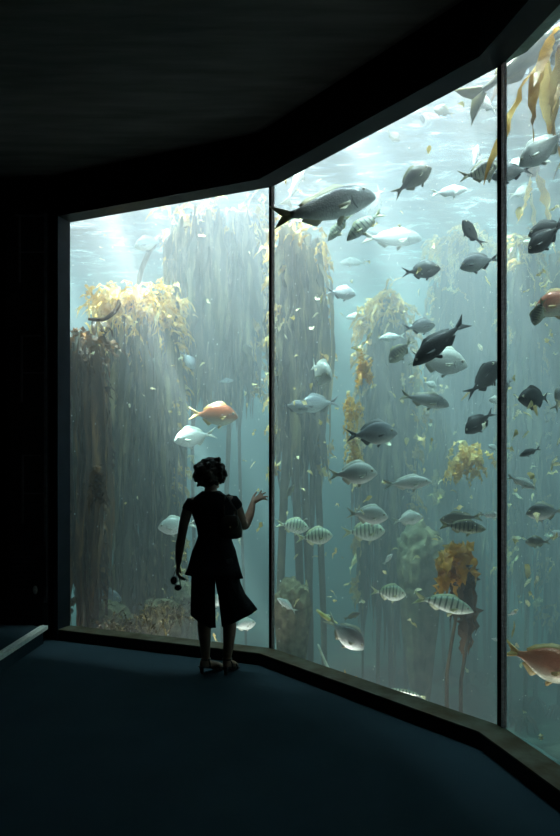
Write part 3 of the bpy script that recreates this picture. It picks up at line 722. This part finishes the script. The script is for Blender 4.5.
def loft(bm, rings, seg=28, cap=True):
    """rings: (cx,cy,cz,rx,ry[,tilt of z with x])"""
    V=[]
    for r in rings:
        cx,cy_,cz,rx,ry=r[:5]; tl=r[5] if len(r)>5 else 0; wv=r[6] if len(r)>6 else 0
        ring=[]
        for k in range(seg):
            a=2*math.pi*k/seg; q=1+wv*math.sin(a*7+cz*3)
            x=rx*math.cos(a)*q; y=ry*math.sin(a)*q
            ring.append(bm.verts.new((cx+x,cy_+y,cz+tl*x)))
        V.append(ring)
    for a,b in zip(V,V[1:]):
        for k in range(seg): bm.faces.new([a[k],a[(k+1)%seg],b[(k+1)%seg],b[k]])
    if cap: bm.faces.new(V[0][::-1]); bm.faces.new(V[-1])
    return V
def ball(bm, c, r, rot=None, seg=(20,14)):
    M=Matrix.Translation(c)
    if rot: M=M@rot
    return bmesh.ops.create_uvsphere(bm,u_segments=seg[0],v_segments=seg[1],radius=1,matrix=M@Matrix.Diagonal((r[0],r[1],r[2],1)))

def fuse(name, bm, mat, parent, voxel, smooth=4):
    bmesh.ops.recalc_face_normals(bm, faces=bm.faces)
    tmp=bpy.data.meshes.new('tmp'); bm.to_mesh(tmp); bm.free(); to=bpy.data.objects.new('tmp',tmp); COL.objects.link(to)
    md=to.modifiers.new('r','REMESH'); md.mode='VOXEL'; md.voxel_size=voxel; md.use_smooth_shade=True
    sm=to.modifiers.new('s','SMOOTH'); sm.factor=.5; sm.iterations=smooth
    dg=bpy.context.evaluated_depsgraph_get(); dg.update()
    me=bpy.data.meshes.new_from_object(to.evaluated_get(dg)); me.name=name
    bpy.data.objects.remove(to); bpy.data.meshes.remove(tmp); me.materials.clear()
    return link(name, me, mat, parent)

W0 = Vector(((215-280)/F*5.02, 5.02, 0))
person = empty('person', W0)
tag(person, 'woman in black tunic and wide cropped trousers, silhouetted, one hand raised to the glass', 'person')

bm=bmesh.new()
# torso, neck
loft(bm,[(-.01,0,.80,.12,.09),(-.01,0,.86,.165,.115),(-.01,0,.93,.168,.12),(-.008,.0,1.0,.14,.10),(-.005,.005,1.07,.115,.085),(-.008,.01,1.15,.128,.095),(-.015,.01,1.23,.148,.10),(-.022,.005,1.30,.165,.092),(-.025,0,1.345,.155,.075),(-.028,0,1.38,.09,.06),(-.03,.005,1.41,.052,.052)])
limb(bm,[(-.15,0,1.330),(-.075,.0,1.375),(-.035,.01,1.42)],[.03,.035,.04]); limb(bm,[(.10,0,1.335),(.02,.0,1.378),(-.03,.01,1.42)],[.03,.035,.04])
limb(bm,[(-.03,.0,1.36),(-.035,.012,1.42),(-.035,.03,1.48)],[.056,.050,.052])
# head, turned to her right hand
HR=Matrix.Rotation(R(-38),4,'Z')@Matrix.Rotation(R(-8),4,'X')
HC=Vector((-.030,.030,1.560))
def hp(x,y,z): return HC+(HR@Vector((x,y,z)))
ball(bm,HC,(.074,.095,.105),HR); ball(bm,hp(0,.035,-.055),(.052,.055,.06),HR); ball(bm,hp(0,.075,-.095),(.022,.02,.018),HR)
limb(bm,[hp(0,.088,.012),hp(0,.108,-.022)],[.009,.013],10); ball(bm,hp(0,.100,-.03),(.016,.012,.010),HR)   # nose
for s in (1,-1):
    ball(bm,hp(s*.076,-.005,-.012),(.010,.018,.030),HR)         # ears
    ball(bm,hp(s*.030,.082,.022),(.020,.010,.006),HR)           # brow
    ball(bm,hp(s*.034,.074,-.03),(.022,.018,.02),HR)            # cheek
ball(bm,hp(0,.088,-.060),(.022,.010,.006),HR); ball(bm,hp(0,.087,-.072),(.019,.010,.006),HR)  # lips
# arms
S_L=(-.190,0,1.318); E_L=(-.262,.01,1.065); W_L=(-.292,.03,.858)
S_R=(.145,.01,1.335); E_R=(.222,.12,1.135); W_R=(.285,.235,1.305)
limb(bm,[(-.10,0,1.335),S_L,(-.235,.0,1.20),E_L,(-.278,.015,.98),W_L],[.04,.044,.041,.035,.037,.024])
limb(bm,[(.06,0,1.335),S_R,(.188,.06,1.235),E_R,(.262,.185,1.215),W_R],[.04,.044,.041,.036,.037,.024])
# hands
def hand(bm, wrist, d, palm_n, curls, spread=.16, thumb_s=1, L=.17):
    """d: towards the fingers; palm_n: out of the palm"""
    d=Vector(d).normalized(); n=Vector(palm_n); n=(n-d*n.dot(d)).normalized(); s=d.cross(n)*thumb_s
    w=Vector(wrist); pl=L*.50
    for k in (-1.2,-.4,.4,1.2):
        limb(bm,[w,w+d*pl*.5+s*k*.011,w+d*pl+s*k*.0165],[.019,.014,.0115],10)
    lens=[.40,.47,.44,.34]
    for i,(k,fl) in enumerate(zip((1.25,.42,-.42,-1.25),lens)):
        p=w+d*pl+s*k*.0165; dd=(d+s*k*spread*.6).normalized(); pts=[p-dd*.012,p]; c=curls[i]
        for q,ph in enumerate((.45,.32,.23)):
            dd=(dd*math.cos(c)+n*math.sin(c)).normalized(); p=p+dd*L*fl*ph*1.05; pts.append(p)
        limb(bm,pts,[.0105,.0098,.0088,.008,.0068],10)
    p=w+d*L*.10+s*.018; dd=(d*.75+s*.75+n*.35).normalized(); pts=[w+d*.012,p]
    for q,ph in enumerate((.26,.19,.15)):
        p=p+dd*L*ph; pts.append(p); dd=(dd+d*.35+n*.12).normalized()
    limb(bm,pts,[.016,.0145,.0115,.0100,.008],10)
hand(bm,(-.292,.03,.85),(-.10,.05,-1),(1,.25,0),[.50,.65,.80,.90],.05,-1)
hand(bm,(.284,.238,1.318),(.74,.25,.50),(.30,.90,-.35),[.22,.26,.32,.40],.85,1,.158)
# legs and feet (heels raised by the sandals)
HL=(-.085,0,.84); HRt=(.075,0,.84)
limb(bm,[HL,(-.092,.01,.66),(-.09,.02,.47),(-.083,-.005,.33),(-.070,-.02,.13)],[.092,.078,.054,.053,.033])
limb(bm,[HRt,(.088,.0,.66),(.105,.01,.47),(.115,-.015,.33),(.100,-.035,.135)],[.092,.078,.054,.053,.033])
def foot(bm, an, yaw):
    a=Vector(an); f=Vector((math.sin(yaw),math.cos(yaw),0)); s=Vector((f.y,-f.x,0))
    limb(bm,[a+Vector((0,0,.01)),a-f*.025+Vector((0,0,-.045))],[.033,.028])
    limb(bm,[a-f*.02+Vector((0,0,-.045)),a+f*.06+Vector((0,0,-.062)),Vector(((a+f*.125).x,(a+f*.125).y,.034))],[.030,.032,.026])
    b=Vector(((a+f*.125).x,(a+f*.125).y,.032))
    for k,l in zip((-1.9,-1,-.1,.8,1.6),(.050,.046,.042,.036,.030)):
        p=b+s*k*.0125*(1 if yaw<9 else -1); limb(bm,[p,p+f*l*.6,p+f*l-Vector((0,0,.006))],[.012,.010,.008],8)
YL,YR=R(52),R(20)
foot(bm,(-.070,-.02,.115),YL); foot(bm,(.100,-.035,.12),YR)
bmesh.ops.recalc_face_normals(bm, faces=bm.faces)
body=fuse('body',bm,m_skin,person,.0062,3)

# hair: loose curls in a short bob
bm=bmesh.new(); hr=random.Random(9)
ball(bm,hp(0,-.012,.022),(.098,.104,.104),HR,(28,20)); ball(bm,hp(.0,-.05,-.05),(.092,.06,.07),HR,(20,14))
for i in range(210):
    a=hr.uniform(0,2*math.pi); el=hr.uniform(-.75,1.45); 
    x,y,z=math.cos(a)*math.cos(el),math.sin(a)*math.cos(el),math.sin(el)
    if y>.45 and el<.55: continue                 # keep the face free
    p=hp(x*.102,y*.103-.012,z*.098+.012); rr=hr.uniform(.013,.024)
    t=Vector((hr.uniform(-1,1),hr.uniform(-1,1),hr.uniform(-1,.2))).normalized(); pts=[];
    for q in range(5): pts.append(p+t*.012*q+Vector((math.sin(q*1.7+i)*.009,math.cos(q*1.7+i)*.009,-.004*q)))
    tube_bm(bm,pts,[rr*.6,rr,rr*1.05,rr*.8,rr*.4],7)
for dx,dz in ((-.10,-.055),(-.108,-.03),(-.09,-.075),(-.105,0.0),(-.095,-.09)):   # curls flicking out at the nape
    q=HC+Vector((dx,-.02,dz)); tube_bm(bm,[q+Vector((.03,0,.02)),q,q+Vector((-.008,0,-.012))],[.02,.017,.006],7)
bmesh.ops.recalc_face_normals(bm, faces=bm.faces)
fuse('hair',bm,m_hair,person,.006,1)

# tunic: cap sleeves, waisted, flaring to an uneven hem
bm=bmesh.new()
V=loft(bm,[(-.01,-.005,.755,.222,.150,-.08,.035),(-.008,-.004,.80,.205,.143,-.05,.028),(-.008,0,.87,.186,.133,-.02,.018),(-.008,0,.95,.168,.122,0,.01),(-.006,0,1.01,.143,.105,0,.0),(-.005,.003,1.07,.125,.095),(-.008,.008,1.15,.138,.105),(-.015,.008,1.23,.158,.112),(-.022,.004,1.29,.172,.104),(-.025,0,1.33,.172,.090),(-.027,0,1.362,.140,.076),(-.03,0,1.390,.103,.066),(-.031,.003,1.418,.066,.060)],44,cap=False)
for s,S,E in ((-1,Vector(S_L),Vector((-.235,.0,1.20))),(1,Vector(S_R),Vector((.188,.06,1.235)))):
    d=(E-S).normalized(); tube_bm(bm,[S+Vector((-s*.085,0,.012)),S+Vector((-s*.04,0,.004)),S+d*.0,S+d*.03,S+d*.05],[.036,.044,.0485,.0495,.0495],20,cap=False)
tu=from_bm('tunic',bm,m_cloth,person); so_=tu.modifiers.new('thickness','SOLIDIFY'); so_.thickness=.004; so_.offset=1
# trousers: wide and cropped, the right leg swinging out
bm=bmesh.new()
loft(bm,[(-.088,0,.90,.085,.115),(-.090,0,.80,.094,.118),(-.092,.0,.70,.094,.115,0,.01),(-.094,0,.60,.094,.11,-.1,.025),(-.095,0,.50,.095,.108,-.30,.04),(-.094,0,.405,.096,.106,-.58,.05)],36,cap=False)
loft(bm,[(.078,0,.90,.085,.115),(.086,0,.80,.094,.118),(.104,.0,.70,.096,.115,0,.01),(.131,0,.60,.106,.11,.12,.02),(.164,0,.505,.124,.11,.34,.04),(.190,0,.425,.138,.105,.46,.05)],36,cap=False)
loft(bm,[(-.008,0,.745,.085,.075),(-.008,0,.80,.15,.112),(-.008,0,.88,.172,.12),(-.008,0,1.0,.147,.104)],36,cap=False)
tr_=from_bm('trousers',bm,m_trous,person); so_=tr_.modifiers.new('thickness','SOLIDIFY'); so_.thickness=.004; so_.offset=1

# sandals
def sandal(an, yaw):
    a=Vector(an); f=Vector((math.sin(yaw),math.cos(yaw),0)); s=Vector((f.y,-f.x,0)); r=empty('sandal',(0,0,0)); r.parent=person
    bm=bmesh.new()
    prof=[(-.055,.052,.024),(-.02,.050,.028),(.03,.034,.027),(.08,.010,.034),(.12,.004,.040),(.155,.004,.036),(.178,.006,.018)]
    L=[];
    for u,z,wd in prof:
        c=Vector((a.x,a.y,0))+f*u; L.append([bm.verts.new(c+s*k*wd+Vector((0,0,z+h))) for k,h in ((-1,0),(1,0),(1,.010),(-1,.010))])
    for p,q in zip(L,L[1:]):
        for k in range(4): bm.faces.new([p[k],p[(k+1)%4],q[(k+1)%4],q[k]])
    bm.faces.new(L[0][::-1]); bm.faces.new(L[-1]); from_bm('sole',bm,m_shoe,r,smooth=False)
    bm=bmesh.new(); h=Vector((a.x,a.y,0))-f*.038; tube_bm(bm,[h+Vector((0,0,.054)),h+Vector((0,0,.03))+f*.002,h+Vector((0,0,.001))+f*.004],[.022,.015,.012],12); from_bm('heel',bm,m_shoe,r)
    for u,z,wd,hh in ((.105,.012,.040,.052),(.02,.042,.036,.07)):
        bm=bmesh.new(); c=Vector((a.x,a.y,z))+f*u; pts=[c+s*wd*math.cos(t)+Vector((0,0,hh*math.sin(t)*.9)) for t in [math.pi*k/10 for k in range(11)]]
        tube_bm(bm,pts,.0065,6); from_bm('strap',bm,m_shoe,r)
    bm=bmesh.new(); c=a+Vector((0,0,-.005)); pts=[c+(s*math.cos(t)+f*math.sin(t))*.037 for t in [2*math.pi*k/16 for k in range(17)]]
    tube_bm(bm,pts,.005,6); from_bm('ankle_strap',bm,m_shoe,r)
    return r
sandal((-.070,-.02,.115),YL); sandal((.100,-.035,.12),YR)

# shoulder bag under the right arm
bag=empty('handbag', W0+Vector((.13,-.10,1.10))); tag(bag,'small soft dark shoulder bag tucked under the raised right arm','bag')
bm=bmesh.new(); bmv=loft(bm,[(0,0,-.045,.055,.022),(.0,0,-.03,.088,.034),(0,0,.02,.092,.040),(0,0,.08,.080,.034),(0,0,.125,.060,.022),(0,0,.135,.05,.012)],24)
for v in bm.verts: v.co.y+=noise.noise(v.co*18)*.008
from_bm('bag_body',bm,m_bag,bag)
bm=bmesh.new(); loft(bm,[(0,-.034,.04,.05,.010),(0,-.036,.07,.066,.012),(0,-.026,.125,.058,.012)],20); from_bm('flap',bm,m_bag,bag)
bm=bmesh.new(); ball(bm,Vector((0,-.048,.05)),(.008,.004,.008)); from_bm('clasp',bm,m_metal,bag)
bm=bmesh.new(); sp_=[(-.05,.0,.12),(-.055,.02,.20),(-.05,.055,.275),(-.02,.085,.292),(.0,.11,.27),(.02,.12,.19)]
tube_bm(bm,[Vector(p) for p in sp_],.008,8); from_bm('strap',bm,m_bag,bag)
bm=bmesh.new(); tube_bm(bm,[Vector(p) for p in ((.05,.0,.12),(.045,.0,.17),(.01,.02,.22),(-.02,.05,.27))],.007,8); from_bm('strap',bm,m_bag,bag)

# sunglasses dangling from the left hand
sg=empty('sunglasses', W0+Vector((-.318,.035,.70))); tag(sg,'dark sunglasses dangling from the lowered left hand','sunglasses')
def ring(bm,c,rx,rz,r,tilt):
    pts=[Vector(c)+Vector((rx*math.cos(t)*math.cos(tilt),rx*math.cos(t)*math.sin(tilt),rz*math.sin(t))) for t in [2*math.pi*k/20 for k in range(21)]]
    tube_bm(bm,pts,r,6)
bm=bmesh.new(); ring(bm,(-.012,0,.012),.024,.030,.0042,.4); ring(bm,(.022,0,-.045),.027,.021,.0042,.3)
tube_bm(bm,[(-.005,0,-.018),(.004,.002,-.024),(.012,0,-.028)],.004,6); from_bm('frame',bm,m_shoe,sg)
bm=bmesh.new(); ball(bm,Vector((-.012,0,.012)),(.022,.004,.028),Matrix.Rotation(.4,4,'Z')); from_bm('lens',bm,m_lens,sg)
bm=bmesh.new(); ball(bm,Vector((.022,0,-.045)),(.025,.004,.019),Matrix.Rotation(.3,4,'Z')); from_bm('lens',bm,m_lens,sg)
bm=bmesh.new(); tube_bm(bm,[(-.014,0,.04),(-.004,-.012,.075),(.012,-.012,.105),(.022,-.008,.12)],.0035,6); from_bm('temple',bm,m_shoe,sg)
bm=bmesh.new(); tube_bm(bm,[(.045,0,-.04),(.038,-.012,.02),(.026,-.014,.09),(.02,-.01,.112)],.0035,6); from_bm('temple',bm,m_shoe,sg)
# ================================================================== raised platform, display board
bm=bmesh.new(); prism_bm(bm,[(-5.49,-3.49),(-2.35,-3.49),(-2.16,5.84),(-2.30,5.95),(-5.49,6.15)],0,.14)
pf=from_bm('platform',bm,m_carpet,smooth=False); tag(pf,'low carpeted platform step at the far left of the floor','platform')
bm=bmesh.new(); prism_bm(bm,[(-2.36,-3.48),(-2.29,-3.48),(-2.125,5.86),(-2.195,5.86)],.125,.158)
prism_bm(bm,[(-2.34,-3.48),(-2.325,-3.48),(-2.16,5.86),(-2.175,5.86)],.156,.163)
ns=from_bm('nosing',bm,m_nose,pf,smooth=False); ns['label']='pale metal nosing strip'
# tall exhibit board beside the window
bd=empty('exhibit_board',(-2.42,5.95,.14)); tag(bd,'tall black exhibit board with faint grey frames left of the window','display board')
def bx(name,x0,x1,z0,z1,y0,y1,mat,parent=bd):
    bm=bmesh.new(); box_bm(bm,(x0,y0,z0),(x1,y1,z1)); return from_bm(name,bm,mat,parent,smooth=False)
zz=lambda py: EYE-(py-HZ)/F*5.93-.14
xx=lambda px: (px-280)/F*5.93+2.42
bx('panel',xx(5),xx(47),0.0,zz(212),0,.045,m_black)
bx('frame_rail',xx(43.5),xx(46.5),zz(603),zz(212),-.012,.0,m_lite)
bx('frame_rail',xx(14),xx(43.5),zz(215.5),zz(214),-.008,.0,m_lite)
for y0,y1,y2,xl in ((215,251,282,18),(335,372,402,20),(455,493,523,21)):
    bm=bmesh.new()
    box_bm(bm,(xx(xl),-.008,zz(y2)),(xx(xl+2),0,zz(y0))); box_bm(bm,(xx(xl+2),-.008,zz(y1+1)),(xx(43),0,zz(y1)))
    box_bm(bm,(xx(xl+2),-.008,zz(y0+1)),(xx(40),0,zz(y0)))
    from_bm('picture_frame',bm,m_lite,bd,smooth=False)
m_text=noisy('dull_print',(.03,.03,.032),(.05,.05,.052),60,.7,0,.2)
tx=bx('text_panel',xx(9),xx(46),zz(598),zz(546),-.012,.0,m_black)
bm=bmesh.new(); rg=random.Random(3)
for k in range(9):     # rows too dark and small to read
    y=552+k*4.6; box_bm(bm,(xx(12),-.016,zz(y+1.0)),(xx(40-rg.uniform(0,6) if k<6 else 30),-.012,zz(y)))
from_bm('print_lines',bm,m_text,tx,smooth=False)
m_dot=noisy('pale_spot_finish',(.25,.25,.24),(.4,.4,.38),50,.6,0,.3)
bm=bmesh.new(); ball(bm,Vector((xx(35),-.016,zz(590))),(.022,.006,.04)); from_bm('pale_spot',bm,m_dot,tx)  # small pale oval on the text panel
# ================================================================== rocks, low growth and loose fronds in the tank
m_rock = noisy('encrusted_rock',(.06,.055,.03),(.24,.20,.11),9,.85,.9,.2,8,dist=.05)
m_rockd = noisy('brown_rock',(.10,.085,.05),(.30,.26,.15),11,.85,.9,.2,8,dist=.05)
def rock(cx,cy,wpx,hpx,off,label,seed,mat=m_rock,name='rock',grounded=False):
    D=glass_depth(cx)+off; c=at(cx,cy,D); a=wpx/2/F*D; h=hpx/2/F*D
    bm=bmesh.new(); bmesh.ops.create_icosphere(bm,subdivisions=5,radius=1)
    base=(c.z-ZF)
    for v in bm.verts:
        n=v.co.normalized(); q=1+.28*noise.noise(n*1.6+Vector((seed,0,0)))+.16*noise.noise(n*4+Vector((0,seed,0)))+.06*noise.noise(n*11)
        v.co=Vector((n.x*a*q,n.y*a*.8*q,n.z*h*q if n.z>0 or not grounded else n.z*base*1.02))
        if n.z<-.1 and grounded: tp=1-.62*min(1,-n.z*1.1); v.co.x*=tp; v.co.y*=tp
    o=from_bm(name,bm,mat); o.location=c; tag(o,label,'rock'); return o
rock(420,556,46,70,2.3,'pale encrusted boulder left of the amber kelp clump',1.3,grounded=True)
rock(292,603,34,46,1.1,'dim rounded rock in the low left corner of the middle pane',4.1,m_rockd,grounded=True)
rock(160,622,40,50,1.0,'brown mottled rock at the foot of the broad golden-topped stand',2.2,m_rockd,grounded=True)
rock(185,612,28,60,1.5,'narrow brown rock just left of the woman\'s lower legs',6.2,m_rockd,grounded=True)
rock(112,618,36,36,1.3,'grey rock between the two stands in the left corner of the tank',8.7,m_rockd,grounded=True)
# short tufts of growth on the rocks at the lower left
def clump(name,label,cx,cy,off,n,rx,rz,mat,seed,w=.04,L=(.12,.3),up=.5,hang=.8,stalk=True,cat='seaweed'):
    rg=random.Random(seed); D=glass_depth(cx)+off; c=at(cx,cy,D); root=empty(name,(c.x,c.y,ZF)); tag(root,label,cat)
    h=c.z-ZF
    if stalk:
        bm=bmesh.new(); pts=[Vector((.04*math.sin(i*.9),.03*math.cos(i),h*i/10)) for i in range(11)]
        tube_bm(bm,pts,[.022-.0012*i for i in range(11)],8); from_bm('stipe',bm,k_stipe,root)
    bm=bmesh.new()
    for i in range(n):
        p=Vector((rg.gauss(0,.45)*rx,rg.gauss(0,.4)*rx,h+rg.uniform(-1,1)*rz)); d=Vector((rg.uniform(-1,1),rg.uniform(-1,1),rg.uniform(-.3,1)*up*2))
        blade(bm,rg,p,d,rg.uniform(*L),w*rg.uniform(.6,1.2),hang=hang,seg=9,ruffle=.8)
    from_bm('fronds',bm,mat,root); return root
m_amber=kelp_mat('amber_kelp',((.45,.16,.02),(.85,.42,.06),(.98,.72,.25)),.5)
clump('seaweed','brown turf of short fronds covering the tank foot behind the woman\'s hem',168,612,.55,170,.42,.10,k_olive,5,.018,(.06,.16),stalk=False)
clump('seaweed','olive turf of short fronds low between woman and left jamb',125,628,.6,110,.30,.10,k_olive,6,.03,(.08,.2),stalk=False)
clump('amber_kelp','amber kelp clump on a thin stalk low in the middle pane',452,558,.9,34,.10,.13,m_amber,7,.09,(.14,.34),.3,1.0)
clump('amber_kelp','dark brown frond bundle hanging beside the amber kelp clump',466,575,1.05,40,.08,.20,k_brown,8,.07,(.2,.5),-.2,1.8)
clump('amber_kelp','small golden kelp tuft under the lowest black fish by the second joint',468,460,1.8,60,.16,.12,k_gold,9,.05,(.10,.22),stalk=False)
clump('amber_kelp','golden tuft dangling left of the central kelp stand',352,425,1.4,46,.08,.32,k_gold,10,.04,(.10,.25),.3,1.4,stalk=False)
clump('amber_kelp','orange tuft high on the left edge of the central kelp stand',365,362,1.5,28,.05,.12,m_amber,12,.05,(.10,.2),.2,1.4,stalk=False)
clump('amber_kelp','golden frond bunch hanging in the lower left corner beside the jamb',98,478,.5,26,.06,.14,k_brown,13,.06,(.14,.34),.2,1.6,stalk=False)
# loose stems
def strand(name,label,pts,rad,mat,cat='seaweed'):
    P=[at(*p) for p in pts]; o0=P[0].copy(); bm=bmesh.new()
    Q=[]
    for i in range(len(P)-1):
        p0=P[max(i-1,0)];p1=P[i];p2=P[i+1];p3=P[min(i+2,len(P)-1)]
        for k in range(5):
            t=k/5; Q.append(.5*((2*p1)+(p2-p0)*t+(2*p0-5*p1+4*p2-p3)*t*t+(-p0+3*p1-3*p2+p3)*t**3)-o0)
    Q.append(P[-1]-o0); n=len(Q)
    tube_bm(bm,Q,[rad*(.35+.65*math.sin(math.pi*(.12+.8*i/n))) for i in range(n)],8)
    o=from_bm(name,bm,mat); o.location=o0; tag(o,label,cat); return o
g=lambda px: glass_depth(px)
m_ystem=noisy('yellow_stem',(.50,.42,.12),(.8,.72,.35),20,.6,.1,.3)
m_pstem=noisy('pale_stem',(.55,.55,.45),(.8,.8,.7),20,.6,.1,.3)
strand('curved_frond','brown curved kelp horn sticking out beside the golden crown, top left',[(88,319,6.55),(104,319,6.6),(115,311,6.6),(119,303,6.65),(118,300,6.65)],.024,k_brown)
strand('yellow_stick','yellow stick slanting above the fish that noses down at the sill',[(317,610,g(317)+.5),(327,618,g(327)+.5),(337,624,g(337)+.5)],.018,m_ystem)
strand('leaning_rod','pale curved rod leaning at the sill under the downward-nosing fish',[(318,644,g(318)+.35),(326,664,g(326)+.32),(338,684,g(338)+.3)],.012,m_pstem)
# floating kelp head near the surface, upper left
strand('drifting_tendril','faint thin stem curving down from the surface at the upper left',[(160,236,8.2),(150,250,8.2),(141,272,8.2),(136,300,8.2)],.035,k_stipe)
# seaweed mat at the sill
clump('seaweed','pale twisted weed lying at the sill of the middle pane',350,682,.55,26,.10,.02,k_gold,21,.02,(.06,.14),stalk=False,hang=.4)
# golden straps trailing at the top right
def straps(label,px,py,D,n,seed,mat,spread=.35,L=(.5,1.1),w=.09,mean=(-.45,0,-.7)):
    rg=random.Random(seed); c=at(px,py,D); root=empty('trailing_kelp',(c.x,c.y,c.z)); tag(root,label,'kelp')
    bm=bmesh.new()
    for i in range(n):
        d=Vector(mean)+Vector((rg.uniform(-.5,.5),rg.uniform(-.3,.3),rg.uniform(-.3,.5)))
        blade(bm,rg,Vector((rg.uniform(-1,1)*spread*.4,rg.uniform(-1,1)*spread*.4,rg.uniform(-.3,.3)*spread)),d,rg.uniform(*L),w*rg.uniform(.5,1.1),hang=.22,seg=12,ruffle=.25)
    from_bm('straps',bm,mat,root)
    bm=bmesh.new(); bmesh.ops.create_uvsphere(bm,u_segments=14,v_segments=10,radius=.06); from_bm('float',bm,k_brown,root)
straps('golden brown kelp straps trailing down at the top right corner',566,50,3.95,13,31,kelp_mat('amber_strap',((.20,.09,.02),(.50,.27,.06),(.85,.62,.25)),.5),.35,(.35,.95),.075,(-.35,0,-.9))
straps('pale brown kelp straps against the header at the top of the right pane',528,30,5.4,9,32,k_brown,.4,(.3,.7),.07,(-.6,0,-.6))
straps('far faded kelp strap hanging below the large white fish of the right pane',533,170,5.6,3,33,k_gold,.1,(.6,.9),.10,(.0,0,-1))

# scraps of frond adrift between the stands
bm=bmesh.new(); rs=random.Random(41)
for i in range(320):
    px=rs.choice([rs.uniform(75,265),rs.uniform(278,345),rs.uniform(345,500),rs.uniform(510,560)]); D=glass_depth(px)+.3+abs(rs.gauss(0,1.3)); p=at(px,rs.gauss(430,130),D)
    if not (-1.0<p.z<4.6): continue
    blade(bm,rs,p,Vector((rs.uniform(-1,1),rs.uniform(-1,1),rs.uniform(-1,1))),rs.uniform(.03,.11),rs.uniform(.012,.035),hang=.5,seg=5,ruffle=.8)
sc_=from_bm('frond_scraps',bm,kelp_mat('bleached_scraps',((.45,.30,.10),(.80,.66,.34),(.98,.92,.72)),.5)); tag(sc_,'small pale scraps of frond adrift between the kelp stands','seaweed',kind='stuff')
